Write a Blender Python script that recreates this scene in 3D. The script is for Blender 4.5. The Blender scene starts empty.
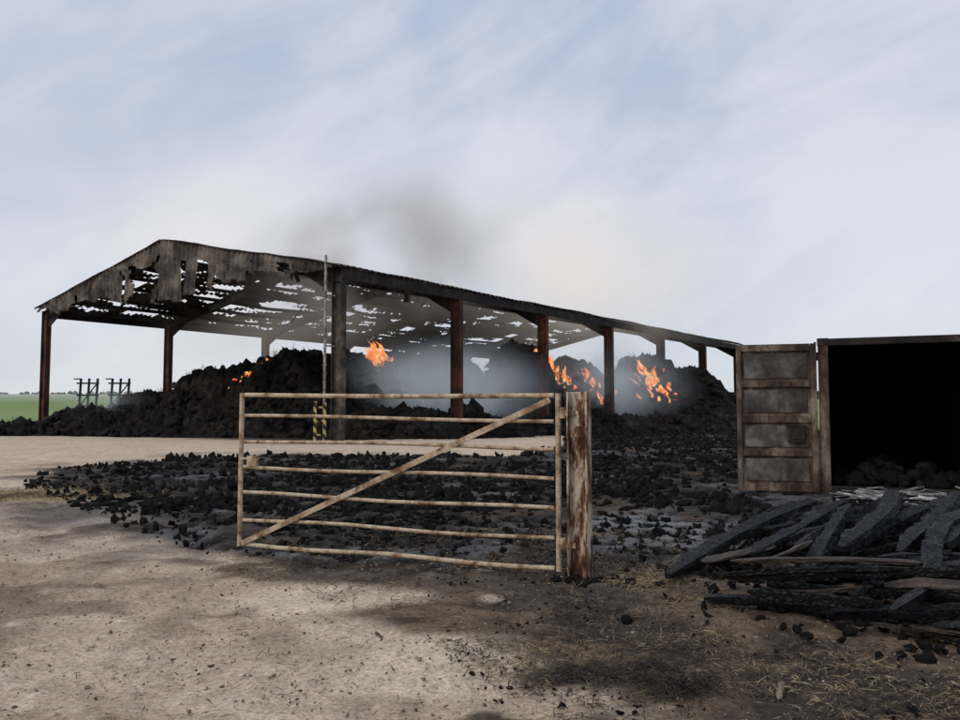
import bpy, math, random
import numpy as np
from mathutils import Vector
random.seed(7); rng=np.random.default_rng(11)
S=bpy.context.scene

# ---------------------------------------------------------------- noise
def _h(ix,iy,s):
    n=(ix.astype(np.int64)*374761393+iy.astype(np.int64)*668265263+s*1442695041)&0x7fffffff
    n=((n^(n>>13))*1274126177)&0x7fffffff
    return ((n^(n>>16))&0xffff)/65535.0
def vn(x,y,s=0):
    x=np.asarray(x,float);y=np.asarray(y,float)
    ix=np.floor(x);iy=np.floor(y);fx=x-ix;fy=y-iy
    fx=fx*fx*(3-2*fx);fy=fy*fy*(3-2*fy)
    a=_h(ix,iy,s);b=_h(ix+1,iy,s);c=_h(ix,iy+1,s);d=_h(ix+1,iy+1,s)
    return (a*(1-fx)+b*fx)*(1-fy)+(c*(1-fx)+d*fx)*fy
def fbm(x,y,s=0,o=4):
    r=0;a=.5;t=0
    for i in range(o):
        r=r+a*vn(np.asarray(x)*2**i+i*17.3,np.asarray(y)*2**i-i*9.1,s+i);t+=a;a*=.5
    return r/t
def ss(a,b,x):
    t=np.clip((x-a)/(b-a),0,1);return t*t*(3-2*t)
def prof(y):
    return np.interp(y,[-50,4,8,14,28,60,110,430,900,6000],[0,0.02,.15,.26,.70,.70,1.6,12.2,13,14])
def gz(x,y):
    return float(prof(y))

# ---------------------------------------------------------------- mesh builder
class MB:
    def __init__(s): s.v=[];s.f=[]
    def add(s,vs,fs):
        o=len(s.v); s.v+= [tuple(v) for v in vs]; s.f+=[tuple(i+o for i in f) for f in fs]
    def beam(s,p,q,w,h,up=(0,0,1)):
        p=Vector(p);q=Vector(q);d=(q-p).normalized();up=Vector(up)
        if abs(d.dot(up))>.98: up=Vector((0,1,0))
        x=d.cross(up).normalized();y=x.cross(d).normalized()
        c=[(-w/2,-h/2),(w/2,-h/2),(w/2,h/2),(-w/2,h/2)]
        vs=[p+x*a+y*b for a,b in c]+[q+x*a+y*b for a,b in c]
        s.add(vs,[(3,2,1,0),(4,5,6,7),(0,1,5,4),(1,2,6,5),(2,3,7,6),(3,0,4,7)])
    def ibeam(s,p,q,w,h,t,up):
        p=Vector(p);q=Vector(q);d=(q-p).normalized();up=Vector(up)
        x=d.cross(up).normalized();u=x.cross(d).normalized()
        s.beam(p+u*(h/2-t/2),q+u*(h/2-t/2),w,t,u)
        s.beam(p-u*(h/2-t/2),q-u*(h/2-t/2),w,t,u)
        s.beam(p,q,t,h-2*t,u)
    def cyl(s,p,q,r,n=12,r2=None):
        r2=r if r2 is None else r2
        p=Vector(p);q=Vector(q);d=(q-p).normalized();up=Vector((0,0,1))
        if abs(d.dot(up))>.98: up=Vector((0,1,0))
        x=d.cross(up).normalized();y=x.cross(d)
        a=[(math.cos(2*math.pi*i/n),math.sin(2*math.pi*i/n)) for i in range(n)]
        vs=[p+x*c*r+y*e*r for c,e in a]+[q+x*c*r2+y*e*r2 for c,e in a]
        fs=[(i,(i+1)%n,n+(i+1)%n,n+i) for i in range(n)]+[tuple(range(n-1,-1,-1)),tuple(range(n,2*n))]
        s.add(vs,fs)
    def obj(s,name,mat,parent=None,smooth=False):
        return mkobj(name,s.v,s.f,mat,parent,smooth)
def mkobj(name,v,f,mat,parent=None,smooth=False):
    me=bpy.data.meshes.new(name)
    me.from_pydata([tuple(map(float,a)) for a in v],[],[tuple(int(i) for i in q) for q in f]); me.update()
    if smooth: me.polygons.foreach_set('use_smooth',[True]*len(me.polygons))
    o=bpy.data.objects.new(name,me);S.collection.objects.link(o)
    if mat: me.materials.append(mat)
    if parent: o.parent=parent
    return o
def empty(name,loc=(0,0,0)):
    o=bpy.data.objects.new(name,None);S.collection.objects.link(o);return o
def bevel(o,w=.006,seg=2):
    m=o.modifiers.new('b','BEVEL');m.width=w;m.segments=seg;m.limit_method='ANGLE'

# ---------------------------------------------------------------- materials
class NT:
    def __init__(s,name):
        s.m=bpy.data.materials.new(name);s.m.use_nodes=True;s.t=s.m.node_tree;s.t.nodes.clear()
        s.out=s.n('ShaderNodeOutputMaterial')
    def n(s,t,**k):
        x=s.t.nodes.new(t)
        for a,b in k.items(): setattr(x,a,b)
        return x
    def l(s,a,b): s.t.links.new(a,b)
    def noise(s,scale,vec=None,detail=6,rough=.6,dist=0,stretch=None):
        n=s.n('ShaderNodeTexNoise');n.inputs['Scale'].default_value=scale;n.inputs['Detail'].default_value=detail
        n.inputs['Roughness'].default_value=rough;n.inputs['Distortion'].default_value=dist
        if vec is None:
            vec=s.n('ShaderNodeTexCoord').outputs['Object']
        if stretch:
            m=s.n('ShaderNodeMapping');m.inputs['Scale'].default_value=stretch;s.l(vec,m.inputs['Vector']);vec=m.outputs[0]
        s.l(vec,n.inputs['Vector']);return n.outputs['Fac']
    def ramp(s,fac,stops):
        r=s.n('ShaderNodeValToRGB');e=r.color_ramp.elements
        while len(e)<len(stops): e.new(.5)
        for i,(p,c) in enumerate(stops):
            e[i].position=p;e[i].color=(*c,1) if len(c)==3 else c
        s.l(fac,r.inputs[0]);return r.outputs[0]
    def mix(s,fac,a,b,mode='MIX'):
        m=s.n('ShaderNodeMix',data_type='RGBA',blend_type=mode)
        for i,val in ((0,fac),(6,a),(7,b)):
            if hasattr(val,'default_value') or hasattr(val,'links'): s.l(val,m.inputs[i])
            elif i==0: m.inputs[0].default_value=val
            else: m.inputs[i].default_value=(*val,1)
        return m.outputs[2]
    def math(s,op,a,b=None):
        m=s.n('ShaderNodeMath',operation=op)
        for i,val in enumerate((a,b)):
            if val is None: continue
            if hasattr(val,'links'): s.l(val,m.inputs[i])
            else: m.inputs[i].default_value=val
        return m.outputs[0]
    def bump(s,h,strength=.5,dist=.02,normal=None):
        b=s.n('ShaderNodeBump');b.inputs['Strength'].default_value=strength;b.inputs['Distance'].default_value=dist
        s.l(h,b.inputs['Height'])
        if normal: s.l(normal,b.inputs['Normal'])
        return b.outputs[0]
    def pbsdf(s,col,rough=.9,metal=0,normal=None,spec=.3,emis=None):
        b=s.n('ShaderNodeBsdfPrincipled')
        if hasattr(col,'links'): s.l(col,b.inputs['Base Color'])
        else: b.inputs['Base Color'].default_value=(*col,1)
        b.inputs['Roughness'].default_value=rough
        b.inputs['Metallic'].default_value=metal
        b.inputs['Specular IOR Level'].default_value=spec
        if normal: s.l(normal,b.inputs['Normal'])
        if emis: s.l(emis,b.inputs['Emission Color']);b.inputs['Emission Strength'].default_value=1.2
        return b.outputs[0]
    def surf(s,x): s.l(x,s.out.inputs['Surface']);return s.m

def m_rusty(name,c1,c2,c3,scale=6,stretch=None,lo=.42,hi=.6,rough=.8,bump=.3):
    t=NT(name)
    n=t.noise(scale,stretch=stretch,detail=6,rough=.7); n2=t.noise(scale*6,detail=4)
    c=t.ramp(n,[(lo,c1),((lo+hi)/2,c2),(hi,c3)])
    c=t.mix(.6,c,t.ramp(n2,[(.3,(.45,.45,.45)),(.7,(1.25,1.25,1.25))]),'MULTIPLY')
    return t.surf(t.pbsdf(c,rough,0,t.bump(n2,bump,.006)))
def m_char(name,base=(.012,.012,.013),ash=(.10,.10,.105),lo=.55,hi=.75,sc=3,fs=14,ember=False):
    t=NT(name)
    n=t.noise(sc,detail=4,rough=.7); n2=t.noise(fs,detail=4,rough=.75)
    c=t.ramp(n,[(.3,base),(lo,tuple(x*2.2 for x in base)),(hi,ash)])
    c=t.mix(.7,c,t.ramp(n2,[(.35,(.35,.35,.35)),(.65,(1.5,1.5,1.5))]),'MULTIPLY')
    em=None
    if ember: em=t.ramp(t.noise(6,detail=4),[(.50,(0,0,0)),(.58,(.65,.08,.008)),(.68,(1,.32,.06))])
    return t.surf(t.pbsdf(c,.9,0,t.bump(n2,.9,.08),.12,em))

M_post=m_rusty('rusty_steel',(.02,.014,.013),(.065,.026,.018),(.16,.048,.03),1.2,lo=.36,hi=.64)
M_postgrey=m_rusty('sooty_steel',(.03,.028,.026),(.075,.064,.052),(.15,.125,.10),1.5)
M_dark=m_rusty('charred_steel',(.008,.008,.009),(.02,.017,.016),(.045,.03,.024),2)
M_gate=m_rusty('gate_tube',(.16,.075,.035),(.37,.25,.145),(.54,.43,.30),7,lo=.36,hi=.56,rough=.6,bump=.2)
M_gpost=m_rusty('flaking_post_paint',(.05,.022,.013),(.19,.09,.048),(.56,.48,.37),9,stretch=(1,1,.28),lo=.40,hi=.55,bump=.5)
M_heap=m_char('burnt_hay',(.008,.007,.0062),(.065,.056,.048),.53,.76,1.2,fs=9)
M_ember=m_char('glowing_hay',(.007,.0065,.006),(.04,.039,.038),.55,.8,1.2,fs=9,ember=True)
M_clump=m_char('burnt_straw',(.006,.0058,.0055),(.048,.043,.039),.53,.78,1.5,fs=25)
M_door=m_rusty('scorched_container_paint',(.028,.02,.015),(.085,.069,.055),(.19,.168,.142),1.6,stretch=(1,1,.8),lo=.38,hi=.64,bump=.3)
M_frame=m_rusty('container_frame_rust',(.035,.02,.012),(.11,.072,.048),(.27,.22,.165),2.5,stretch=(1,1,.4),lo=.4,hi=.64)
M_soot=m_rusty('sooty_frame',(.008,.007,.006),(.03,.022,.017),(.09,.068,.052),2.0,lo=.4,hi=.68)
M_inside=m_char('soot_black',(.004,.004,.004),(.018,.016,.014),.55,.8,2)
M_pale=m_rusty('pale_ash_board',(.12,.115,.11),(.3,.29,.28),(.5,.49,.48),3)

def m_roof(name,cols,lo=.35,hi=.7,st=None,sc=.55):
    t=NT(name)
    n=t.noise(sc,detail=6,rough=.65,stretch=st); n2=t.noise(7,detail=4,rough=.7)
    c=t.ramp(n,[(lo,cols[0]),((lo+hi)/2,cols[1]),(hi,cols[2])])
    c=t.mix(.4,c,t.ramp(n2,[(.35,(.5,.5,.5)),(.65,(1.25,1.25,1.25))]),'MULTIPLY')
    return t.surf(t.pbsdf(c,.75,0,t.bump(n2,.3,.01)))
M_roof=m_roof('charred_roof_sheet',[(.012,.011,.010),(.04,.031,.025),(.11,.085,.065)])
M_clad=m_roof('stained_cladding_sheet',[(.022,.018,.016),(.085,.068,.054),(.20,.168,.135)],.38,.62,(1,1,1.1),.9)

def m_timber(name,base,mid,hi,k=.8,spec=.25):
    t=NT(name)
    tc=t.n('ShaderNodeTexCoord').outputs['UV']
    n=t.noise(2.5,tc,6,.7,stretch=(1,6,1))
    v=t.n('ShaderNodeTexVoronoi',feature='DISTANCE_TO_EDGE');v.inputs['Scale'].default_value=1
    nz=t.n('ShaderNodeTexNoise');nz.inputs['Scale'].default_value=9;t.l(tc,nz.inputs['Vector'])
    ad=t.n('ShaderNodeMix',data_type='VECTOR');ad.inputs[0].default_value=.05;t.l(tc,ad.inputs[4]);t.l(nz.outputs['Color'],ad.inputs[5])
    mp=t.n('ShaderNodeMapping');mp.inputs['Scale'].default_value=(20,30,1);t.l(ad.outputs[1],mp.inputs[0]);t.l(mp.outputs[0],v.inputs['Vector'])
    crack=t.ramp(v.outputs['Distance'],[(0,(0,0,0)),(.20,(1,1,1))])
    c=t.ramp(n,[(.40,base),(.56,mid),(.72,hi)])
    c=t.mix(k,c,crack,'MULTIPLY')
    return t.surf(t.pbsdf(c,.55,0,t.bump(crack,k,.014),spec))
M_timb=m_timber('alligator_char',(.005,.005,.005),(.015,.014,.013),(.10,.095,.09),k=.9,spec=.22)
M_timb2=m_timber('half_burnt_wood',(.02,.014,.010),(.07,.048,.031),(.18,.13,.088),.45)

# ---------------------------------------------------------------- ground
def steps(a,b,s0,s1):
    out=[a];s=s0
    while out[-1]<b:
        out.append(out[-1]+s); s=min(s*s1,500)
    return out
xd=list(np.arange(-7,9.5,.055)); 
xr=steps(9.5,4000,.06,1.05); xl=[-(v) for v in steps(7.055,4000,.06,1.05)][::-1]
xs=np.array(xl+xd+xr)
ys=np.array(list(np.arange(2.5,16,.05))+steps(16,6000,.055,1.018))
ys=np.concatenate([[-200,-60,-20,-6,-1,1.5],ys])
X,Y=np.meshgrid(xs,ys)
n1=fbm(X*.35,Y*.35,1);n2=fbm(X*1.4,Y*1.4,5);n3=fbm(X*6,Y*6,9);n4=fbm(X*.9+3,Y*.9,19,5);n5=fbm(X*14,Y*14,23,3)
def L(a,b,m): return a+(b-a)*m[...,None]
A=np.array
EX=([3,4.5,6,7.3,8,9,12],[.9,.45,-.3,-1.5,-2.5,-3.5,-5.8])
XL=([7,7.9,9,9.8,12.7,16,19,23,26],[2,-1.6,-2.9,-3.8,-6.0,-8.6,-9.4,-7.0,-4])
YF=([-9,-3,1,2.5,4,9,40],[22,22.5,22.5,26,40,80,80])
col=L(A([.45,.345,.25]),A([.58,.465,.35]),ss(.3,.7,n4))
col=L(col,A([.32,.235,.16])+0*col,ss(.5,.72,n2)*.6)
col=L(col,A([.64,.545,.43])+0*col,ss(.58,.75,n3)*.55)
dk=ss(.5,.64,fbm(X*.8+9,Y*1.5,141,5))*ss(5,6.5,Y)*(1-ss(9.5,12,Y))
col=L(col,A([.15,.11,.077])+0*col,dk*.7)
# fine dusty streaks
st=ss(.55,.7,fbm(X*2.2,Y*.5,151,5))
col=L(col,A([.24,.185,.135])+0*col,st*.35*(1-ss(12,18,Y)))
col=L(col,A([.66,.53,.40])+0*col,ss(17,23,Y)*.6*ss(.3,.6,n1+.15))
edge=np.interp(Y,*EX)
mb=ss(-.45,.55,X-edge+(n2-.5)*3.2+(n3-.5)*1.2)*(1-ss(20,23,Y))
brown=L(A([.045,.030,.020]),A([.17,.118,.076]),ss(.33,.66,n3*.6+n2*.4))
brown=L(brown,A([.025,.019,.015])+0*brown,ss(.56,.66,fbm(X*1.1,Y*1.6,171,5))*.8)
col=L(col,brown,mb*.95)
def ell(cx,cy,rx,ry,soft=.5):
    d=np.sqrt(((X-cx)/rx)**2+((Y-cy)/ry)**2)+(n2-.5)*1.3+(n3-.5)*.5
    return 1-ss(1-soft,1+soft*.6,d)
for (cx,cy,rx,ry,s_) in [(-1.15,6.95,.8,.5,.95),(-.25,5.5,.55,.55,.9),(-.9,6.1,.4,.4,.6),(.07,7.0,.10,.14,.7),(-4.3,9.2,2.2,.9,.6)]:
    col=L(col,A([.66,.54,.41])+0*col,ell(cx,cy,rx,ry)*s_)
xle=np.interp(Y,*XL)
yn=np.interp(X,[-9,-2,0,1.2,2,4,8],[8.4,8.0,7.8,8.0,7.8,8.6,9.5])
yf=np.interp(X,*YF)
d=np.minimum(np.minimum(X-xle,(Y-yn)*1.2),yf-Y)+(n2-.5)*2.2+(n1-.5)*1.8*(Y>11)+(n3-.5)*.6
mk=ss(-.15,.5,d)*(1-ss(62,75,Y))
blk=L(A([.010,.0096,.0092]),A([.036,.033,.030]),ss(.4,.7,n3))
blk=L(blk,A([.15,.15,.155])+0*blk,ss(.58,.71,n4)*ss(.42,.58,n3)*.65)
blk=L(blk,A([.25,.255,.26])+0*blk,(ell(2.1,10.6,1.1,2.3,.7)*.75+ell(-1.3,8.9,.8,.35)*.5).clip(0,1)*ss(.40,.6,n3))
blk=L(blk,A([.12,.087,.058])+0*blk,ss(.58,.75,n2)*.5)
col=L(col,blk,mk)
# sooty fringe around the burnt area
fr_=ss(-2.2,.2,d)*(1-mk)*(Y<24)*(Y>6)
col=L(col,A([.12,.10,.085])+0*col,fr_*.45*ss(.35,.6,n2))
col=L(col,A([.16,.15,.14])+0*col,ell(-5.6,12.3,1.6,1.8)*.55)
col=L(col,A([.36,.285,.12])+0*col,ell(-7.6,14.2,1.8,.8)*.75)
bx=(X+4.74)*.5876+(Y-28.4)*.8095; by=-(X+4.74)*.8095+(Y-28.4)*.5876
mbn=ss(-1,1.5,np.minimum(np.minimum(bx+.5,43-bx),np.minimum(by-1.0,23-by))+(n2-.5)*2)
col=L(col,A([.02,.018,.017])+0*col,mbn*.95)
mg=ss(50,58,Y+(n1-.5)*8)*ss(0,1,Y)
mg=np.maximum(mg,ss(-23,-27,X)*ss(30,34,Y)*.9)
stripe=.5+.5*np.sin((X*.35+Y*.94)*.08)
field=L(A([.19,.265,.085]),A([.28,.33,.15]),ss(.3,.7,fbm(X*.02,Y*.01,40))*.7+stripe*.1)
field=L(field,A([.42,.47,.40])+0*field,ss(150,420,Y)*.85)  # distance haze painted into the field colour
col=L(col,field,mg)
near=1-ss(30,60,Y)
Z=prof(Y)+near*((n2-.5)*.07+(n3-.5)*.035+(n5-.5)*.014*(Y<16))+mk*near*((n3-.5)*.09*(Y<25)+(n5-.5)*.03)
for cx in (-3.4,-1.7):
    rut=np.exp(-((X-cx-(Y-5)*-.35+.25*np.sin(Y*.6))/.22)**2)*(Y>2)*(Y<13)
    Z-=rut*.035
Z+= ss(500,2500,Y)*(fbm(X*.001,Y*.001,50,3)-.45)*90*ss(400,1200,Y)
nx=len(xs);ny=len(ys)
idx=np.arange(nx*ny).reshape(ny,nx)
F=np.stack([idx[:-1,:-1],idx[:-1,1:],idx[1:,1:],idx[1:,:-1]],-1).reshape(-1,4)
me=bpy.data.meshes.new('ground')
me.vertices.add(nx*ny);me.vertices.foreach_set('co',np.stack([X,Y,Z],-1).ravel())
me.loops.add(F.size);me.loops.foreach_set('vertex_index',F.ravel())
me.polygons.add(len(F));me.polygons.foreach_set('loop_start',np.arange(0,F.size,4));me.polygons.foreach_set('loop_total',np.full(len(F),4))
me.update();me.polygons.foreach_set('use_smooth',[True]*len(F))
ca=me.color_attributes.new('Col','FLOAT_COLOR','POINT')
ca.data.foreach_set('color',np.concatenate([col.clip(0,1),np.ones(col.shape[:2]+(1,))],-1).ravel())
g=bpy.data.objects.new('ground',me);S.collection.objects.link(g)
t=NT('scorched_dirt')
at=t.n('ShaderNodeAttribute',attribute_name='Col')
f1=t.noise(28,detail=5,rough=.75);f2=t.noise(120,detail=3,rough=.7);f3=t.noise(5,detail=4,rough=.7)
c=t.mix(.8,at.outputs['Color'],t.ramp(f1,[(.33,(.42,.40,.38)),(.5,(1,1,1)),(.68,(1.5,1.5,1.48))]),'MULTIPLY')
c=t.mix(.7,c,t.ramp(f2,[(.35,(.55,.55,.55)),(.65,(1.4,1.4,1.4))]),'MULTIPLY')
c=t.mix(.5,c,t.ramp(f3,[(.35,(.7,.7,.7)),(.65,(1.25,1.25,1.25))]),'MULTIPLY')
nb=t.bump(f1,.6,.03);nb=t.bump(f2,.5,.01,nb)
me.materials.append(t.surf(t.pbsdf(c,.95,0,nb,.15)))

# ---------------------------------------------------------------- lump instancing (merged mesh)
import bmesh
def ico(sub):
    bm=bmesh.new();bmesh.ops.create_icosphere(bm,subdivisions=sub,radius=1)
    v=np.array([x.co[:] for x in bm.verts]);f=np.array([[q.index for q in a.verts] for a in bm.faces]);bm.free();return v,f
IC1=ico(1);IC2=ico(2)
def lumps(name,pts,sizes,mat,base=IC2,jag=.28,flat=(.7,1.1),parent=None):
    bv,bf=base;n=len(pts);k=len(bv)
    pts=A(pts,dtype=float);sizes=A(sizes,dtype=float)
    r=np.clip(1+jag*rng.normal(size=(n,k)),.35,1.9)
    v=bv[None]*r[...,None]
    sc=np.stack([rng.uniform(.6,1.35,n),rng.uniform(.6,1.35,n),rng.uniform(flat[0],flat[1],n)],-1)*sizes[:,None]
    v=v*sc[:,None,:]
    a=rng.uniform(0,6.28,n)[:,None];b=(rng.normal(size=n)*.5)[:,None]
    x,y,z=v[...,0],v[...,1],v[...,2]
    y,z=y*np.cos(b)-z*np.sin(b),y*np.sin(b)+z*np.cos(b)
    x,y=x*np.cos(a)-y*np.sin(a),x*np.sin(a)+y*np.cos(a)
    V=(np.stack([x,y,z],-1)+pts[:,None,:]).reshape(-1,3)
    Fs=(bf[None]+(np.arange(n)*k)[:,None,None]).reshape(-1,3)
    me=bpy.data.meshes.new(name)
    me.vertices.add(len(V));me.vertices.foreach_set('co',V.ravel())
    me.loops.add(Fs.size);me.loops.foreach_set('vertex_index',Fs.ravel().astype(np.int32))
    me.polygons.add(len(Fs));me.polygons.foreach_set('loop_start',np.arange(0,Fs.size,3));me.polygons.foreach_set('loop_total',np.full(len(Fs),3))
    me.update()
    ob=bpy.data.objects.new(name,me);S.collection.objects.link(ob);me.materials.append(mat)
    if parent: ob.parent=parent
    return ob

# ---------------------------------------------------------------- burnt hay heap
mounds=[(-20.2,38.2,.5,2.2,1.2),(-17.6,39,1.1,2,1.8),(-15.4,41,1.9,2.2,2.4),(-12.3,40,3.0,2.0,2.6),(-10.2,39.5,3.1,2,2.5),(-8.2,38.4,3.75,2.2,2.6),
 (-6.3,40,3.6,2,2.6),(-4.4,42,3.9,2.3,2.8),(-2.2,42.5,4.0,2.3,2.6),(.3,45,2.6,2,2.5),(2.2,46,4.4,2.1,2.8),(5.1,48,3.8,2,2.8),(7.3,49.5,2.9,1.8,2.5),
 (9.6,50,4.3,2.2,2.8),(12.6,52,3.7,2,2.6),(15.3,55,2.3,2,2.4),(-3.2,33.2,1.05,2.2,1.5),(-.6,35.2,.9,1.8,1.5),(-12,36.4,.8,3,1.2),(-8.5,35.6,.9,2.4,1.2),
 (2.5,39.5,.7,2.5,1.6),(6,42.5,.8,2.4,1.6),(10,45.5,.8,2.4,1.6),(13.5,49,.8,2.4,1.6),(-14,44,2.2,3,3),(-8,45,2.8,4,3),(0,50,2.6,4,3),(7,54,2.2,4,3)]
def hh(x,y):
    h=0*x
    for cx,cy,H,rx,ry in mounds:
        dd=((x-cx)/rx)**2+((y-cy)/ry)**2
        h=np.maximum(h,H*np.exp(-dd**1.6*.5))
    return h
hx=np.arange(-24,20,.12);hy=np.arange(30,62,.15)
HX,HY=np.meshgrid(hx,hy)
h=hh(HX+(fbm(HX*.7,HY*.7,60)-.5)*1.6,HY+(fbm(HX*.7,HY*.7,65)-.5)*1.4)
m=ss(.02,.5,h)
h=h*(.86+.28*fbm(HX*.8,HY*.8,61))+m*((fbm(HX*1.1,HY*1.1,62)-.5)*.9+(np.abs(fbm(HX*2.4,HY*2.4,63)-.5))*.9+(fbm(HX*6,HY*6,64)-.5)*.45)
HZ=.70+h-.12
idx=np.arange(HX.size).reshape(HX.shape)
F=np.stack([idx[:-1,:-1],idx[:-1,1:],idx[1:,1:],idx[1:,:-1]],-1)
keep=(m[:-1,:-1]+m[1:,1:])>.001
heap=mkobj('burnt_hay_heap',np.stack([HX,HY,HZ],-1).reshape(-1,3),F[keep].reshape(-1,4),M_heap)
cand=rng.uniform([-23,31],[19,60],size=(34000,2))
hc=hh(cand[:,0],cand[:,1]);ok=hc>.10
cand=cand[ok];hc=hc[ok];sel=rng.permutation(len(cand))[:11000];cand=cand[sel];hc=hc[sel]
sz=rng.gamma(2.2,.055,size=len(cand)).clip(.04,.5)
pts=[(a_[0],a_[1],.70+b_*.98-.02) for a_,b_ in zip(cand,hc)]
lumps('clumps',pts,sz,M_heap,IC1,.42,(.5,1.0),parent=heap)
nst=16000
k_=rng.integers(0,len(cand),nst)
hp=cand[k_]+rng.normal(size=(nst,2))*.25
hb=.72+hh(hp[:,0],hp[:,1])
dirs=rng.normal(size=(nst,3));dirs[:,2]=np.abs(dirs[:,2])*.8;dirs/=np.linalg.norm(dirs,axis=1)[:,None]
ln_=rng.uniform(.15,.5,nst)[:,None]
B0=np.stack([hp[:,0],hp[:,1],hb-.05],-1);B1=B0+dirs*ln_
sd_=np.cross(dirs,A([0,-1,.2]));sd_/=np.linalg.norm(sd_,axis=1)[:,None];sd_*=.016
V=np.stack([B0-sd_,B0+sd_,B1+sd_*.3,B1-sd_*.3],1).reshape(-1,3)
mkobj('stalks',V,(np.arange(nst)[:,None]*4+np.arange(4)).tolist(),M_heap,heap)
def hz_at(x,y): return .70+float(hh(A(x),A(y)))
EM=[(-4.9,40.2,.4),(-10.0,37.7,.5),(4.6,45.8,.7),(6.1,45.9,.5),(9.2,47.4,.8)]
P=[];Z_=[]
for (x,y,r) in EM:
    for i in range(11):
        px=x+random.gauss(0,r);py=y-.3+random.gauss(0,r*.8);P.append((px,py,hz_at(px,py)+.02));Z_.append(random.uniform(.05,.17))
lumps('embers',P,Z_,M_ember,IC1,.35,(.5,1.0),parent=heap)

def inblack(x,y): return x>np.interp(y,*XL) and y<min(60,np.interp(x,*YF))
def scatter_yard(n,g_,smax,dens0):
    P=[];Z_=[]
    while len(P)<n:
        y=8.8+(46-8.8)*random.random()**1.6; x=random.uniform(-10,min(20,.36*y+1))
        if not inblack(x,y): continue
        dens=float(ss(8.8,12,A(y)))*.9+dens0
        if random.random()>dens: continue
        q_=float(fbm(A(x*.7),A(y*.7),77))
        if random.random()>ss(.36,.52,A(q_))*.8+.2: continue
        if x>4.2 and y>11 and x>(.40*y-1.6): continue
        s=min(smax,random.gammavariate(4,g_))+.008
        if y<12: s*=.75
        P.append((x,y,gz(x,y)+s*.30));Z_.append(s)
    return P,Z_
P,Z_=scatter_yard(6500,.0092,.085,.05)
lumps('burnt_straw_clumps',P,Z_,M_clump,IC1,.42,(.7,1.6))
P,Z_=scatter_yard(7500,.004,.04,.25)
lumps('burnt_crumbs',P,Z_,M_clump,IC1,.4,(.5,1.1))
P=[];Z_=[]
for i in range(7000):
    y=3.6+8*random.random()**1.3;x=random.uniform(-.62*y-.5,.62*y+.5)
    s=abs(random.gauss(0,.0055))+.0025
    P.append((x,y,gz(x,y)+s*.3));Z_.append(s)
M_peb=m_rusty('pebble',(.07,.055,.045),(.24,.19,.15),(.42,.36,.30),2.5)
lumps('gravel',P,Z_,M_peb,IC1,.2,(.4,.8))
P=[];Z_=[]
for i in range(3600):
    y=4+6*random.random();x=random.uniform(-1.5,.62*y+.3)
    e=float(np.interp(y,*EX))
    if x<e-.3 or float(fbm(A(x*1.2),A(y*1.2),31))<.5: continue
    s=min(.022,abs(random.gauss(0,.007))+.003)
    P.append((x,y,gz(x,y)+s*.2));Z_.append(s)
lumps('charred_crumbs',P,Z_,M_clump,IC1,.4,(.4,.9))

def strands(name,n,fn,mat,lw=(.03,.12),w=.0025,lift=.012):
    b=MB();c=0
    while c<n:
        x,y=fn()
        if x is None: continue
        c+=1
        a=random.uniform(0,6.28);l=random.uniform(*lw)
        z=gz(x,y)+random.uniform(.0,.02)+lift;dz=random.gauss(0,.12)*l
        dx,dy=math.cos(a)*l/2,math.sin(a)*l/2;px,py=-math.sin(a)*w,math.cos(a)*w
        bx_,by_=random.gauss(0,.1)*l,random.gauss(0,.1)*l
        b.add([(x-dx+px,y-dy+py,z-dz),(x-dx-px,y-dy-py,z-dz),(x+bx_-px,y+by_-py,z+.004),(x+dx-px,y+dy-py,z+dz),(x+dx+px,y+dy+py,z+dz),(x+bx_+px,y+by_+py,z+.007)],
              [(0,1,2,5),(5,2,3,4)])
    return b.obj(name,mat)
M_straw=m_rusty('straw',(.10,.07,.04),(.24,.17,.09),(.40,.30,.17),1.5)
M_straw2=m_rusty('burnt_straw_stalk',(.015,.011,.008),(.06,.043,.03),(.12,.088,.055),1.5)
def fs():
    y=4+6.5*random.random()**1.2;x=random.uniform(-2.5,.62*y+.3)
    e=float(np.interp(y,*EX))
    if x<e-.2*random.random(): return None,None
    if random.random()<.8 and float(fbm(A(x*1.3),A(y*1.3),91))<.47: return None,None
    return x,y
strands('loose_straw',8500,fs,M_straw,(.02,.10),.002)
strands('loose_straw',15000,fs,M_straw2,(.02,.09),.003)
def fs2(): return random.gauss(1.55,.22),random.gauss(7.3,.45)
strands('loose_straw',900,fs2,M_straw)
def fs3(): return random.gauss(-7.6,1.0),random.gauss(14.2,.5)
strands('loose_straw',1500,fs3,M_straw,(.08,.25),.005)
def fs4():
    y=3.8+9*random.random()**1.3;return random.uniform(-.62*y-.3,.4),y
strands('loose_straw',1500,fs4,M_straw2,(.02,.07),.002)
def fs5():
    k=random.random()
    return (random.gauss(.55,.22),random.gauss(5.1,.10)) if k<.6 else (random.gauss(1.1,.2),random.gauss(4.9,.12))
strands('loose_straw',1100,fs5,M_straw2,(.04,.12),.003,.015)

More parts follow.
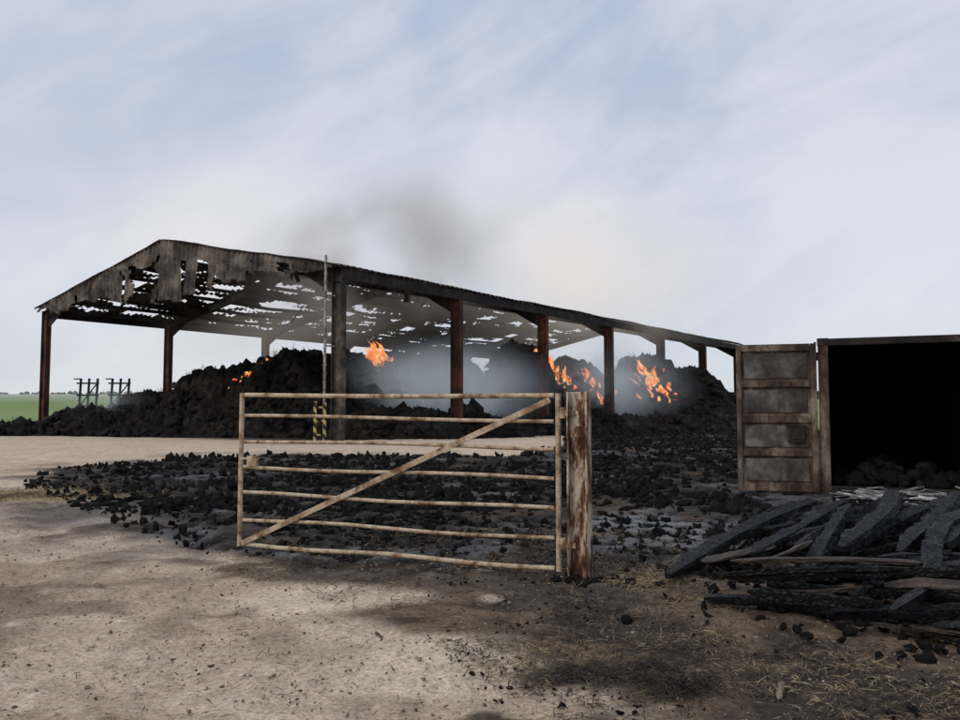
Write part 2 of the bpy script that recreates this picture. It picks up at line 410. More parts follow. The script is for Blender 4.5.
# ---------------------------------------------------------------- barn
barn=empty('hay_barn')
P1=Vector((-4.74,28.4,0));a=Vector((.5876,.8095,0));bb=Vector((-.8095,.5876,0))
GZ=.70;EH=5.85;RH=7.86;W=19.3;BS=6.5;NB=6
def BP(s,t,z): return P1+a*s+bb*t+Vector((0,0,GZ+z))
posts=MB();pg=MB();raf=MB();pur=MB()
sl=(RH-EH)/(W/2)
for k in range(NB+1):
    s=k*BS
    for t in (0,W):
        (pg if (k==0 and t==0) else posts).ibeam(BP(s,t,-.2),BP(s,t,EH-.25),.24,.46,.03,bb)
        posts.beam(BP(s,t,-.05),BP(s,t,.03),.4,.6,bb)
    up=Vector((0,0,1))
    R=BP(s,W/2,RH-.30)
    raf.ibeam(BP(s,-.1,EH-.28),R,.2,.40,.025,up);raf.ibeam(BP(s,W+.1,EH-.28),R,.2,.40,.025,up)
    for t,sg in ((0,1),(W,-1)):
        raf.add([BP(s,t+sg*.2,EH-.9)+a*d for d in(-.02,.02)]+[BP(s,t+sg*1.6,EH-.35+1.6*sl-.1)+a*d for d in(-.02,.02)]+[BP(s,t+sg*.2,EH-.35)+a*d for d in(-.02,.02)],
          [(0,2,4),(1,5,3),(0,1,3,2),(2,3,5,4)])
for side in (0,1):
    for j in range(8):
        tt=.15+j*(W/2-.3)/7
        z=EH+tt*sl-.06;t=tt if side==0 else W-tt
        for k in range(NB):
            if random.random()<.06 and j not in(0,7): continue
            s0,s1=k*BS,(k+1)*BS
            if random.random()<.2:
                sm=(s0+s1)/2;sag=random.uniform(.06,.22)
                pur.beam(BP(s0,t,z),BP(sm,t,z-sag),.07,.17);pur.beam(BP(sm,t,z-sag),BP(s1,t,z),.07,.17)
            else: pur.beam(BP(s0,t,z),BP(s1,t,z),.07,.17)
pur.beam(BP(-.1,-.22,EH-.22),BP(39.1,-.22,EH-.22),.10,.34);pur.beam(BP(-.1,W+.22,EH-.22),BP(39.1,W+.22,EH-.22),.10,.30)
for s in (0,26):
    pur.cyl(BP(s,.4,EH-.1),BP(s+6.5,W/2,RH-.35),.03,6);pur.cyl(BP(s+6.5,.4,EH-.1),BP(s,W/2,RH-.35),.03,6)
posts.obj('posts',M_post,barn);pg.obj('corner_post',M_postgrey,barn);raf.obj('rafters',M_dark,barn);pur.obj('purlins',M_dark,barn)

def sheetgrid(name,ns,nr,fn,mask,mat,parent):
    si=np.arange(ns+1);ri=np.arange(nr+1)
    SI,RI=np.meshgrid(si,ri)
    co=fn(SI.astype(float),RI.astype(float))
    idx=np.arange(SI.size).reshape(SI.shape)
    F=np.stack([idx[:-1,:-1],idx[:-1,1:],idx[1:,1:],idx[1:,:-1]],-1)
    mk_=mask(SI[:-1,:-1]+.5,RI[:-1,:-1]+.5)
    return mkobj(name,co.reshape(-1,3),F[mk_].reshape(-1,4),mat,parent)
aN=A(a[:]);bN=A(bb[:]);PN=A(P1[:])
ds=.06;S0=-.45;Ls=40.0;NS=int(Ls/ds);dr=.12;NR=int((W/2+.35)/dr)
for side in (0,1):
    def fn(si,ri,side=side):
        s=S0+si*ds;r=-.35+ri*dr;r=np.minimum(r,W/2)
        w=fbm(s*.5,r*.6,70+side)-.5
        z=GZ+EH+r*sl+.09+.035*np.sin(s*2*np.pi/.30)+w*.14
        t_=r if side==0 else W-r
        return PN+s[...,None]*aN+t_[...,None]*bN+np.stack([0*z,0*z,z],-1)
    def mask(si,ri,side=side):
        s=S0+si*ds;r=-.35+ri*dr
        q=fbm(s*.5,r*.9,80+side*7,4)*.55+fbm(s*1.3,r*3.2,90+side,4)*.45
        sheet=_h(np.floor(s/1.0),np.floor(r/2.4),99+side)
        thr=(.58 if side==0 else .585)+.03*ss(8,0,s)*(side==0)
        hole=q>thr
        lost=(sheet>.955)&(s>1.5)&(r<9.0)&(r>.6)
        edge=((r<.3)|(s<.25)|(r>W/2-.25))&(fbm(s*3,r*3,5)<.66)
        return ~((hole|lost)&~edge)
    sheetgrid('roof_sheets',NS,NR,fn,mask,M_roof,barn)
NT_=int(W/.06);NZ=26
def fn(si,ri):
    t_=si*.06;tt=np.minimum(t_,W-t_);top=EH+tt*sl+.08;H=np.maximum(tt*sl+.50,.5)
    pan=_h(np.floor(t_/1.0),np.floor(t_*0),7)-.5
    sag=pan*.35*(ri/NZ)
    z=GZ+top-H*(ri/NZ)-sag*.6
    off=-.36+.04*np.sin(t_*2*np.pi/.28)+sag*.9*(ri/NZ)+pan*.03+(fbm(t_*1.2,ri*.2,55)-.5)*.15
    return PN+off[...,None]*aN+t_[...,None]*bN+np.stack([0*z,0*z,z],-1)
def mask(si,ri):
    t_=si*.06;f=ri/NZ;tt=np.minimum(t_,W-t_)
    right=t_<W/2
    col_=_h(np.floor(t_/.9),np.floor(t_*0),17)
    lim=np.where(right,np.where(t_<6.2,.85-.3*col_,.30+.75*col_),1.0-.28*col_)
    rag=(fbm(t_*2.5,f*2,33)-.5)*.35
    hole=(fbm(t_*.8,f*2.5,37,5)>.60)&(f>.2)
    missing=((t_>6.6)&(t_<7.3)|(t_>8.0)&(t_<8.35)|(t_>12.3)&(t_<12.5)|(t_>15.9)&(t_<16.2))&(f>.3)
    hang=(t_>8.4)&(t_<9.7)
    return ((f<lim+rag)|hang)&~(hole&~hang)&~missing
sheetgrid('gable_cladding',NT_,NZ,fn,mask,M_clad,barn)
dn=MB()
for i in range(26):
    t_=random.uniform(1,18);tt=min(t_,W-t_);s=random.uniform(0,34)
    z=EH+tt*sl-.2;l=random.uniform(.3,.8)
    dn.beam(BP(s,t_,z),BP(s+random.gauss(0,.25),t_+random.gauss(0,.3),z-l),.18,.012)
dn.obj('hanging_scraps',M_roof,barn)
pp=MB()
q=Vector((-5.17,28.25,GZ))
pp.cyl(q+Vector((0,0,-.1)),q+Vector((0,0,6.25)),.045,10)
for z in (1.5,3.2,4.9): pp.beam(q+Vector((0,0,z)),q+Vector((.3,.12,z)),.04,.05)
for i in range(14): pp.beam(q+Vector((-.07,-.02,2.0+i*.28)),q+Vector((.07,-.02,2.0+i*.28)),.02,.02)
pole=pp.obj('conduit_pole',m_rusty('faded_grey_steel',(.13,.12,.10),(.30,.27,.23),(.44,.41,.36),3))
t=NT('hazard_stripes')
w=t.n('ShaderNodeTexWave',wave_type='BANDS',bands_direction='DIAGONAL');w.inputs['Scale'].default_value=1.9
t.l(t.n('ShaderNodeTexCoord').outputs['Object'],w.inputs['Vector'])
c=t.ramp(w.outputs['Fac'],[(.48,(.02,.02,.02)),(.54,(.50,.38,.12))])
c=t.mix(.5,c,t.ramp(t.noise(9),[(.3,(.3,.3,.3)),(.6,(1,1,1))]),'MULTIPLY')
M_haz=t.surf(t.pbsdf(c,.7))
hz=MB();q=Vector((-5.42,28.0,GZ-.1))
hz.beam(q,q+Vector((0,0,1.45)),.09,.09);hz.beam(q+Vector((.30,.1,0)),q+Vector((.30,.1,1.4)),.09,.09)
for z in (.35,.8,1.25): hz.beam(q+Vector((.05,0,z)),q+Vector((.26,.08,z)),.05,.06)
hz.obj('hazard_striped_guard',M_haz)

# ---------------------------------------------------------------- flames
def m_fire():
    t=NT('flame')
    n=t.noise(3.0,detail=4,dist=.6)
    e=t.n('ShaderNodeEmission');t.l(t.ramp(n,[(.36,(.8,.11,.015)),(.5,(1,.28,.055)),(.64,(1,.58,.22))]),e.inputs[0]);e.inputs[1].default_value=1.2
    tr=t.n('ShaderNodeBsdfTransparent')
    mx=t.n('ShaderNodeMixShader');n2=t.noise(4.5,detail=3,dist=1.0,stretch=(1,1,.5))
    t.l(t.ramp(n2,[(.41,(0,0,0)),(.56,(.85,.85,.85))]),mx.inputs[0]);t.l(tr.outputs[0],mx.inputs[1]);t.l(e.outputs[0],mx.inputs[2])
    return t.surf(mx.outputs[0])
M_fire=m_fire()
def fire(cx,cy,w,h,n):
    b=MB()
    for i in range(n):
        x=cx+random.gauss(0,w);y=cy+random.gauss(0,w*.6);hh_=h*random.uniform(.3,1)*max(.3,1-abs(x-cx)/(2.5*w));r=random.uniform(.05,.13)
        lean=random.uniform(-.6,.0)*hh_;N=7
        ph=random.uniform(0,6.28)
        z0=hz_at(x,y)-.05
        vs=[];fs_=[]
        for j in range(N):
            f=j/(N-1);rr=r*(math.sin(math.pi*(.25+.75*f))**.8 if f<1 else 0)+.003
            ox=lean*f*f+math.sin(ph+f*5)*.12*hh_*f;oy=math.cos(ph+f*4)*.06*hh_*f
            for q_ in range(7):
                an=q_*2*math.pi/7+f*1.5;vs.append((x+ox+math.cos(an)*rr*(1+.3*math.sin(q_*3+ph)),y+oy+math.sin(an)*rr,z0+f*hh_))
        for j in range(N-1):
            for q_ in range(7): fs_.append((j*7+q_,j*7+(q_+1)%7,(j+1)*7+(q_+1)%7,(j+1)*7+q_))
        b.add(vs,fs_)
    return b.obj('flames',M_fire,smooth=True)
fire(-4.9,40.2,.38,1.25,28)
fire(-10.0,37.6,.45,.5,14)
fire(4.2,45.5,.6,1.15,26)
fire(6.1,45.8,.5,.8,20)
fire(9.1,47.3,.65,1.15,34)
fire(10.2,47.0,.45,.55,14)

# ---------------------------------------------------------------- smoke volumes
def smoke(name,loc,scale,dens,colr,nsc=.35,lo=.42,hi=.7,rot=0,seed=0,det=3,glow=.1,rate=2.0):
    v,f=IC2
    o=mkobj(name,v,f,None);o.location=loc;o.scale=scale;o.rotation_euler=(0,rot,0)
    t=NT(name+'_volume')
    tc=t.n('ShaderNodeTexCoord').outputs['Object']
    mp=t.n('ShaderNodeMapping');mp.inputs['Scale'].default_value=scale;mp.inputs['Location'].default_value=(seed*13.1,seed*7.7,seed*3.3);t.l(tc,mp.inputs[0])
    n=t.noise(nsc,mp.outputs[0],det,.6,.4)
    r=t.n('ShaderNodeMapRange',interpolation_type='SMOOTHSTEP');r.inputs[1].default_value=lo;r.inputs[2].default_value=hi;t.l(n,r.inputs[0])
    ln=t.n('ShaderNodeVectorMath',operation='LENGTH');t.l(tc,ln.inputs[0])
    fo=t.n('ShaderNodeMapRange',interpolation_type='SMOOTHSTEP');fo.inputs[1].default_value=.92;fo.inputs[2].default_value=.05;t.l(ln.outputs['Value'],fo.inputs[0])
    d=t.math('MULTIPLY',t.math('MULTIPLY',r.outputs[0],fo.outputs[0]),dens)
    pv=t.n('ShaderNodeVolumePrincipled');pv.inputs['Color'].default_value=(*colr,1);pv.inputs['Absorption Color'].default_value=(0,0,0,1)
    t.l(d,pv.inputs['Density']);t.l(pv.outputs[0],t.out.inputs['Volume'])
    # added emission stands in for multiple scattering that single-bounce volume light misses
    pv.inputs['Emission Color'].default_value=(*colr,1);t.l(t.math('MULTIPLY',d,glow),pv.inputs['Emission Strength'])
    try: t.m.cycles.volume_step_rate=rate
    except Exception: pass
    o.data.materials.append(t.m);return o
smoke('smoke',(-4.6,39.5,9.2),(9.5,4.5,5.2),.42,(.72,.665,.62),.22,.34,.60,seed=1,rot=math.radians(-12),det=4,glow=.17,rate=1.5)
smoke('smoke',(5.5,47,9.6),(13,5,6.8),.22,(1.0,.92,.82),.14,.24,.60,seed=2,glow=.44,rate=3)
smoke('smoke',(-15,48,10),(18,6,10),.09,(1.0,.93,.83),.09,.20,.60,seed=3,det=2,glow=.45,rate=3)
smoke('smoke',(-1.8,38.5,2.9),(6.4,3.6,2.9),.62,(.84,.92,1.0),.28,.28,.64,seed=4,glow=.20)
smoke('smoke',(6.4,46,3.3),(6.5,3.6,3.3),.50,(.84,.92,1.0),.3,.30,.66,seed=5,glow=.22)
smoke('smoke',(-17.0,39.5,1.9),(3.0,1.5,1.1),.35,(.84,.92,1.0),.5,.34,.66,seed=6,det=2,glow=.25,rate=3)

# ---------------------------------------------------------------- gate
gate=empty('field_gate')
GR=Vector((.72,7.85,0));GL=Vector((-2.55,9.12,0))
zr=[1.78,1.55,1.29,1.015,.74,.465,.20]
gb=MB()
def gp(f,z): return GR+(GL-GR)*f+Vector((0,0,z))
for i,z in enumerate(zr):
    r=.024 if i in(0,6) else .019
    N_=8;pr=None
    for j in range(N_):
        f0=.012+.976*j/N_;f1=.012+.976*(j+1)/N_
        w0=-.012*math.sin(f0*math.pi*(1+i*.37)+i);w1=-.012*math.sin(f1*math.pi*(1+i*.37)+i)
        gb.cyl(gp(f0,z+f0*.035+w0),gp(f1,z+f1*.035+w1),r,14)
gb.cyl(gp(0,zr[-1]-.02),gp(0,zr[0]+.02),.026,14);gb.cyl(gp(1,zr[-1]+.015),gp(1,zr[0]+.055),.026,14)
o=gb.obj('gate_tubes',M_gate,gate,True)
m=o.modifiers.new('e','EDGE_SPLIT')
gd=MB();nrm=(GL-GR).cross(Vector((0,0,1))).normalized()
if nrm.y>0: nrm=-nrm
gd.beam(gp(.985,.25)+nrm*.03,gp(.02,1.74)+nrm*.03,.014,.055)
o=gd.obj('diagonal_brace',M_gate,gate);bevel(o,.003)
gh=MB()
gh.beam(gp(-.0,1.62),gp(-.045,1.62),.03,.05);gh.beam(gp(0,.42),gp(-.045,.42),.03,.05)
gh.beam(gp(.97,1.12)+nrm*.03,gp(.935,1.12)+nrm*.03,.03,.10);gh.beam(gp(.995,1.14)+nrm*.03,gp(.93,1.14)+nrm*.03,.02,.02)
gh.cyl(gp(-.012,.38),gp(-.012,.48),.03,10);gh.cyl(gp(-.012,1.57),gp(-.012,1.67),.03,10)
gh.obj('hinges_and_latch',M_gate,gate)
pb=MB();q=Vector((.905,7.80,0))
up=Vector((math.cos(math.radians(-22)),math.sin(math.radians(-22)),0))
pb.ibeam(q+Vector((0,0,-.3)),q+Vector((0,0,1.81)),.17,.19,.018,up)
o=pb.obj('gate_post',M_gpost);bevel(o,.004)
pk=MB()
for z in (.4,.75,1.1,1.62): pk.cyl(q+Vector((-.03,-.11,z)),q+Vector((-.03,-.085,z)),.014,8)
pk.beam(q+Vector((-.085,-.1,1.45)),q+Vector((.05,-.1,1.45)),.012,.10)
pk.obj('bolts',M_gpost,o)
lumps('clods',[(q.x+random.gauss(0,.14),q.y-.1+random.gauss(0,.1),gz(0,7.8)) for i in range(40)],[random.uniform(.01,.035) for i in range(40)],M_clump,IC1,.3)

# ---------------------------------------------------------------- shipping container
cont=empty('shipping_container')
C0=Vector((5.68,14.26,.26));fx=Vector((.922,-.388,0)).normalized();bk=Vector((.388,.922,0)).normalized()
CW=2.44;CL=6.05;CH=2.62
def CP(x,y,z): return C0+fx*x+bk*y+Vector((0,0,z))
fr=MB()
fr.beam(CP(.08,.08,0),CP(.08,.08,CH),.16,.16,bk)
for z in (.35,.95,1.6,2.25): fr.beam(CP(-.04,-.02,z),CP(-.04,-.02,z+.14),.1,.06,bk)
fr.beam(CP(.145,-.008,.2),CP(.145,-.008,CH-.2),.02,.015,bk)
o=fr.obj('hinge_side_post',M_frame,cont);bevel(o,.008)
fr=MB()
fr.beam(CP(CW-.08,.08,0),CP(CW-.08,.08,CH),.16,.16,bk)
fr.beam(CP(.16,.08,CH-.06),CP(CW-.16,.08,CH-.06),.15,.12);fr.beam(CP(.16,.08,.08),CP(CW-.16,.08,.08),.15,.16)
for x in(.08,CW-.08):
    fr.beam(CP(x,.17,CH-.05),CP(x,CL,CH-.05),.08,.08);fr.beam(CP(x,.17,.08),CP(x,CL,.08),.08,.14)
    for z in (.06,CH-.055): fr.beam(CP(x,-.01,z),CP(x,.17,z),.18,.125)
o=fr.obj('frame',M_soot,cont);bevel(o,.008)
def corr(n,fn_):
    b=MB();vs=[];fs_=[]
    pr=[0,.07,.11,.18,.22];of=[0,0,.036,.036,0]
    pos=[];off=[];k=0
    while k*.22<n:
        for p_,o_ in zip(pr[:-1],of[:-1]): pos.append(min(k*.22+p_,n));off.append(o_)
        k+=1
    for p_,o_ in zip(pos,off): vs+=fn_(p_,o_)
    for i in range(len(pos)-1): fs_.append((2*i,2*i+2,2*i+3,2*i+1))
    b.add(vs,fs_);return b
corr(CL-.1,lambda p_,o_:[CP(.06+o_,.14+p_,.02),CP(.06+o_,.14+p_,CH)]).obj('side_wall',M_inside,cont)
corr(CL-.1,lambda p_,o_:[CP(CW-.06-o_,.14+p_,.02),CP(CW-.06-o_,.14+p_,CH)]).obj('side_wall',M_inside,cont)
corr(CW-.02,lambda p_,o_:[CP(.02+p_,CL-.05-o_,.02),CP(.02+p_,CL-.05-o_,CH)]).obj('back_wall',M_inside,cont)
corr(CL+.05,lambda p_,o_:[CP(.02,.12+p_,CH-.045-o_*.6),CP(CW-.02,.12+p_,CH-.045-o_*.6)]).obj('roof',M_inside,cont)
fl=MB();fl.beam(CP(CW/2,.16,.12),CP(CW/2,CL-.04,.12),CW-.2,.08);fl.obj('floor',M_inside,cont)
dd=Vector((-.955,.297,0)).normalized();dn_=Vector((-.297,-.955,0)).normalized()
DW=1.27
def DP(x,y,z): return C0+Vector((-.05,.0,0))+dd*x+dn_*y+Vector((0,0,z))
dr_=MB()
dr_.beam(DP(DW/2,.0,.10),DP(DW/2,.0,2.50),DW-.04,.02,dn_)
for x in (.04,DW-.04): dr_.beam(DP(x,.03,.06),DP(x,.03,2.54),.08,.07,dn_)
for z,hg in ((.12,.12),(.70,.10),(1.27,.12),(1.86,.10),(2.48,.12)):
    dr_.beam(DP(.085,.03,z),DP(DW-.085,.03,z),.055,hg)
o=dr_.obj('open_door',M_frame,cont);bevel(o,.008)
pn=MB()
for z0,z1 in ((.20,.63),(.77,1.19),(1.35,1.79),(1.93,2.40)):
    pn.beam(DP(.13,.018,(z0+z1)/2),DP(DW-.13,.018,(z0+z1)/2),.02,(z1-z0)-.06)
    pn.beam(DP(.60,.036,z0+.04),DP(.60,.036,z1-.04),.03,.012,dn_)
o=pn.obj('door_panels',M_door,cont);bevel(o,.01)
lb=MB()
lb.beam(DP(.20,.06,1.02),DP(.46,.06,1.02),.07,.26);lb.beam(DP(.26,.10,1.0),DP(.40,.10,1.0),.015,.12)
lb.beam(DP(.17,.055,1.16),DP(.49,.055,1.16),.09,.03)
lb.cyl(DP(DW-.01,.04,.3),DP(DW-.01,.04,2.4),.018,8)
lb.obj('lock_box',M_soot,cont)
sm=MB();sm.cyl(DP(-.0,.06,.05),DP(-.0,.06,2.56),.02,8);sm.obj('hinge_rod',M_frame,cont)
pts=[CP(.75,1.5,.30),CP(1.15,1.8,.32),CP(1.5,1.2,.26),CP(1.0,2.4,.4),CP(1.75,2.0,.34)]
M_sack=m_rusty('sooty_sack',(.004,.004,.004),(.011,.010,.009),(.045,.04,.036),3)
lumps('charred_sacks',[tuple(p) for p in pts],[.22,.20,.16,.26,.2],M_sack,IC2,.13,(.7,1.0))
pts=[]
for i in range(500): pts.append(tuple(CP(random.uniform(.2,2.2),random.uniform(.1,5),.17+random.uniform(0,.12))))
lumps('burnt_contents',pts,[random.uniform(.03,.16) for _ in pts],M_clump,IC1,.38)

db=MB()
for i in range(120):
    x=random.uniform(.3,2.9);y=random.uniform(-1.7,.1);p=CP(x,y,0);p.z=gz(p.x,p.y)+.05+random.uniform(0,.12)
    an=random.gauss(-.2,.6);l=random.uniform(.05,.36);d_=Vector((math.cos(an),math.sin(an),random.gauss(0,.15)))*l
    db.beam(p-d_,p+d_,random.uniform(.02,.08),.010,(random.gauss(0,.3),random.gauss(0,.3),1))
db.obj('scattered_ash_boards',M_pale)
pts=[]
for i in range(420):
    p=CP(random.uniform(.2,3.0),random.uniform(-2.4,.0),0);pts.append((p.x,p.y,gz(p.x,p.y)+.03))
lumps('charred_rubble',pts,[random.uniform(.02,.09) for _ in pts],M_clump,IC1,.35)

# ---------------------------------------------------------------- charred timber pile
def timber(name,items,mat):
    V=[];F=[];UV=[]
    for (p,q,w,h_) in items:
        p=Vector(p);q=Vector(q);Ln=(q-p).length;d_=(q-p).normalized()
        up=Vector((random.gauss(0,.3),random.gauss(0,.3),1));x=d_.cross(up).normalized();y=x.cross(d_)
        N=max(8,int(Ln/.04));K=12;o=len(V);u0=random.uniform(0,50)
        b1,b2=random.gauss(0,.025)*Ln,random.gauss(0,.015)*Ln
        sd=random.randint(0,9999)
        ii,kk=np.meshgrid(np.arange(N+1),np.arange(K),indexing='ij')
        er=vn(ii*.3+sd,kk*.7+sd);er2=vn(ii*1.1+sd,kk*1.0+sd*3)
        for i in range(N+1):
            f=i/N;tp=1-.55*max(0,(f-.85)/.15)**1.5-.65*max(0,(.12-f)/.12)**1.5
            c=p+(q-p)*f+x*b1*math.sin(math.pi*f)+y*b2*math.sin(math.pi*f)
            for k in range(K):
                an=2*math.pi*(k+.5)/K
                cx,cy=math.cos(an),math.sin(an);m_=max(abs(cx),abs(cy))**.85
                e=tp*(.66+.44*er[i,k]+.2*er2[i,k]+random.uniform(-.05,.05))
                V.append(c+x*(cx/m_*w/2*e)+y*(cy/m_*h_/2*e))
                UV.append((u0+f*Ln,k/K*2*(w+h_)+u0))
        for i in range(N):
            for k in range(K): F.append((o+i*K+k,o+i*K+(k+1)%K,o+(i+1)*K+(k+1)%K,o+(i+1)*K+k))
        F.append(tuple(o+k for k in range(K-1,-1,-1)));F.append(tuple(o+N*K+k for k in range(K)))
    ob=mkobj(name,V,F,mat)
    uv=ob.data.uv_layers.new(name='UVMap')
    for lp in ob.data.loops: uv.data[lp.index].uv=UV[lp.vertex_index]
    return ob
def G(x,y,z): return (x,y,gz(x,y)+z)
it=[(G(1.62,7.45,.08),G(4.3,11.0,.28),.14,.12),
 (G(2.15,8.0,.08),G(5.1,10.9,.30),.12,.11),
 (G(2.5,7.9,.18),G(4.4,10.3,.38),.13,.11),
 (G(2.9,7.9,.22),G(5.2,10.5,.42),.13,.12),
 (G(3.1,7.4,.32),G(4.75,9.9,.52),.16,.14),
 (G(3.55,7.3,.30),G(5.6,10.0,.50),.14,.13),
 (G(4.0,7.4,.36),G(5.9,9.7,.46),.15,.13),
 (G(4.3,7.1,.30),G(6.3,9.2,.44),.15,.13),
 (G(3.0,8.6,.1),G(5.6,11.4,.22),.13,.12),
 (G(3.9,8.6,.2),G(6.9,11.4,.30),.13,.12),
 (G(4.8,8.0,.3),G(7.2,10.6,.36),.14,.13),
 (G(2.0,6.95,.18),G(4.7,7.0,.26),.12,.10),
 (G(1.75,6.75,.06),G(2.6,6.45,.07),.12,.07),
 (G(2.5,6.25,.07),G(4.3,6.1,.13),.11,.09),
 (G(2.9,6.7,.26),G(4.6,6.3,.29),.10,.09),
 (G(3.3,7.1,.30),G(5.2,7.6,.33),.11,.10),
 (G(2.1,7.3,.10),G(3.2,7.0,.27),.10,.09),
 (G(3.1,5.95,.06),G(4.6,5.7,.06),.10,.08),
 (G(4.1,6.5,.16),G(5.6,8.9,.36),.15,.13),
 (G(3.4,6.5,.18),G(4.9,8.6,.46),.15,.13),
 (G(2.7,7.1,.14),G(4.0,9.3,.44),.13,.12)]
for i in range(70):
    x=random.uniform(2.4,5.6);y=random.uniform(6.2,10.2)
    if x<2.2+(y-7)*.75*(y>7): x+=.8
    an=random.choice([.85,.9,1.0,1.1,.5,.1,-.1])+random.gauss(0,.22);l=random.uniform(.3,1.7)
    it.append((G(x-math.cos(an)*l/2,y-math.sin(an)*l/2,random.uniform(.04,.24)),G(x+math.cos(an)*l/2,y+math.sin(an)*l/2,random.uniform(.06,.34)),random.uniform(.04,.12),random.uniform(.04,.11)))
tp=timber('charred_timber_pile',it,M_timb)
it2=[(G(2.05,7.05,.29),G(3.6,6.85,.31),.13,.03),(G(2.0,7.75,.14),G(2.8,8.2,.20),.13,.025),(G(2.35,7.2,.24),G(3.0,7.8,.32),.11,.025),
 (G(2.9,5.85,.10),G(4.0,5.45,.07),.14,.035),(G(2.1,6.55,.16),G(3.0,6.6,.19),.11,.025),(G(3.0,6.4,.24),G(3.9,6.2,.21),.12,.03),
 (G(2.75,6.1,.05),G(3.3,5.6,.03),.1,.03)]
o=timber('half_burnt_planks',it2,M_timb2);o.parent=tp
stk=timber('wooden_stick',[(G(1.62,4.72,.02),G(1.72,4.95,.03),.03,.025)],m_timber('weathered_stick',(.12,.09,.06),(.22,.17,.11),(.32,.25,.17),.2))
pts=[(random.gauss(3.6,1.0),random.gauss(7.6,1.2)) for i in range(900)]
lumps('charcoal_pieces',[(x,y,gz(x,y)+.02) for x,y in pts],[random.uniform(.01,.05) for _ in pts],M_clump,IC1,.35)

# ---------------------------------------------------------------- burnt bale racks (left)
def rack(x0):
    b=MB();z=.7;y=43.0;lean=.06
    for dx in (0,.42,.85): 
        b.beam((x0+dx,y,z),(x0+dx+lean,y+.1,z+2.75),.09,.09)
    for zz in (1.35,1.9,2.5): b.beam((x0-.1,y,z+zz),(x0+1.0,y+.05,z+zz),.07,.08)
    b.beam((x0+.05,y+.02,z+2.72),(x0-.25,y,z+2.72),.06,.06)
    b.beam((x0+.3,y-.1,z+1.2),(x0+.3,y+1.6,z+1.1),.1,.1)
    b.beam((x0,y+.05,z+1.3),(x0+.9,y+.05,z+2.5),.05,.05)
    return b.obj('burnt_bale_rack',M_dark)
rack(-20.3);rack(-18.7)
P=[];Z_=[]
for i in range(500):
    x=random.uniform(-420,60);y=420+random.gauss(0,4);P.append((x,y,gz(x,y)+.3));Z_.append(random.uniform(.4,1.3))
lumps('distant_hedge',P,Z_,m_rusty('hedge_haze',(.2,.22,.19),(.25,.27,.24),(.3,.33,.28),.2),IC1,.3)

# ---------------------------------------------------------------- world, light, camera
EL=math.radians(42);AZ=math.radians(-130)
w=bpy.data.worlds.new('World');S.world=w;w.use_nodes=True;nt=w.node_tree;nt.nodes.clear()
def N(t_,**k):
    x=nt.nodes.new(t_)
    for a_,b_ in k.items(): setattr(x,a_,b_)
    return x
def cramp(inp,stops):
    r=N('ShaderNodeValToRGB');e=r.color_ramp.elements
    while len(e)<len(stops): e.new(.5)
    for i,(p,c) in enumerate(stops): e[i].position=p;e[i].color=(*c,1)
    nt.links.new(inp,r.inputs[0]);return r.outputs[0]
out=N('ShaderNodeOutputWorld');sky=N('ShaderNodeTexSky',sky_type='NISHITA',sun_disc=False,sun_elevation=EL,sun_rotation=AZ)
b1=N('ShaderNodeBackground');b1.inputs[1].default_value=.10;nt.links.new(sky.outputs[0],b1.inputs[0])
tc=N('ShaderNodeTexCoord');sep=N('ShaderNodeSeparateXYZ');nt.links.new(tc.outputs['Generated'],sep.inputs[0])
clear=cramp(sep.outputs[2],[(0,(.68,.72,.78)),(.12,(.64,.68,.775)),(.28,(.555,.61,.74)),(.5,(.44,.52,.69))])
cloud=cramp(sep.outputs[2],[(0,(.78,.80,.845)),(.12,(.76,.78,.85)),(.3,(.73,.755,.84)),(.5,(.69,.72,.82))])
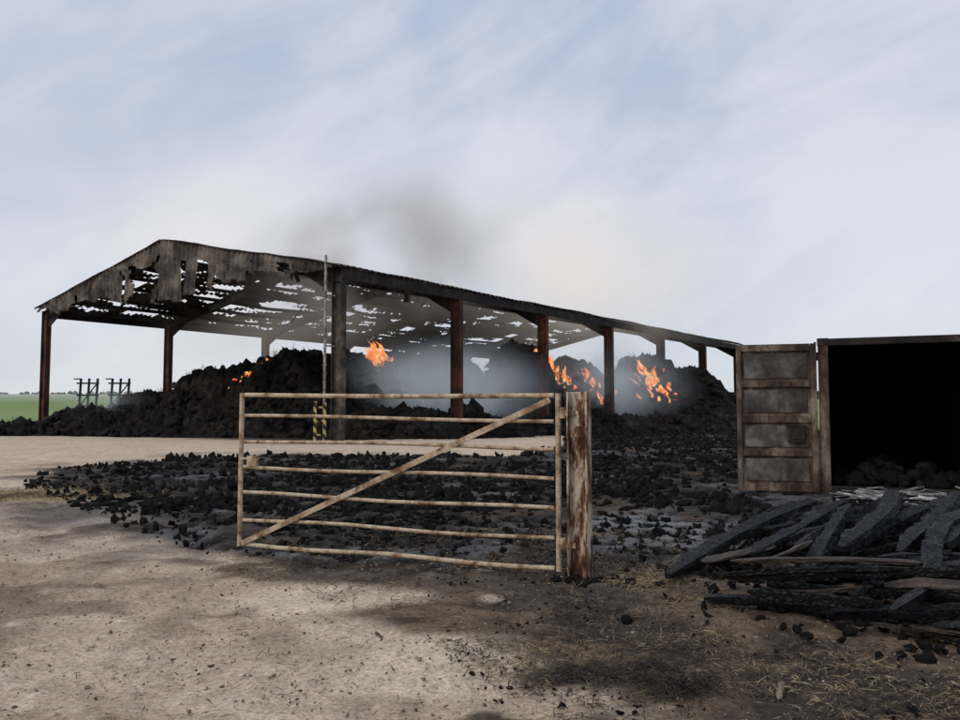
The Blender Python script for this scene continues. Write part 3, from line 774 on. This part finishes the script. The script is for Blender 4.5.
def cn(rot,scl,ns_,det,dist,loc=(0,0,0)):
    m1=N('ShaderNodeMapping');m1.inputs['Rotation'].default_value=(0,math.radians(rot),0);nt.links.new(tc.outputs['Generated'],m1.inputs[0])
    m2=N('ShaderNodeMapping');m2.inputs['Scale'].default_value=scl;m2.inputs['Location'].default_value=loc;nt.links.new(m1.outputs[0],m2.inputs[0])
    n_=N('ShaderNodeTexNoise');n_.inputs['Scale'].default_value=ns_;n_.inputs['Detail'].default_value=det;n_.inputs['Roughness'].default_value=.55;n_.inputs['Distortion'].default_value=dist;nt.links.new(m2.outputs[0],n_.inputs['Vector']);return n_.outputs[0]
A1=cn(16,(1.0,1.0,2.0),1.8,6,.8,(2,0,5));A2=cn(30,(1.2,1.2,3.2),3.2,8,1.2,(3,1,2))
ad=N('ShaderNodeMath',operation='ADD');m5=N('ShaderNodeMath',operation='MULTIPLY');m5.inputs[1].default_value=.45;nt.links.new(A2,m5.inputs[0]);nt.links.new(A1,ad.inputs[0]);nt.links.new(m5.outputs[0],ad.inputs[1])
fac=cramp(ad.outputs[0],[(.56,(0,0,0)),(.84,(1,1,1))])
mu=N('ShaderNodeMix',data_type='RGBA');nt.links.new(fac,mu.inputs[0]);nt.links.new(clear,mu.inputs[6]);nt.links.new(cloud,mu.inputs[7])
b2=N('ShaderNodeBackground');nt.links.new(mu.outputs[2],b2.inputs[0]);b2.inputs[1].default_value=1.0
mx=N('ShaderNodeMixShader');mx.inputs[0].default_value=.92
nt.links.new(b1.outputs[0],mx.inputs[1]);nt.links.new(b2.outputs[0],mx.inputs[2]);nt.links.new(mx.outputs[0],out.inputs[0])
sl_=bpy.data.lights.new('sun','SUN');sl_.energy=1.2;sl_.angle=math.radians(20);sl_.color=(1,.93,.83)
so=bpy.data.objects.new('sun',sl_);S.collection.objects.link(so)
dv=Vector((math.sin(AZ)*math.cos(EL),math.cos(AZ)*math.cos(EL),math.sin(EL)))
so.rotation_euler=dv.to_track_quat('Z','Y').to_euler()
cam=bpy.data.cameras.new('camera');cam.lens=850/960*36;cam.sensor_width=36;cam.clip_end=20000;cam.clip_start=.1
co=bpy.data.objects.new('camera',cam);S.collection.objects.link(co);co.location=(0,0,1.6);co.rotation_euler=(math.radians(90+3.7),0,0)
S.camera=co
S.view_settings.view_transform='Standard';S.view_settings.look='None';S.view_settings.exposure=0
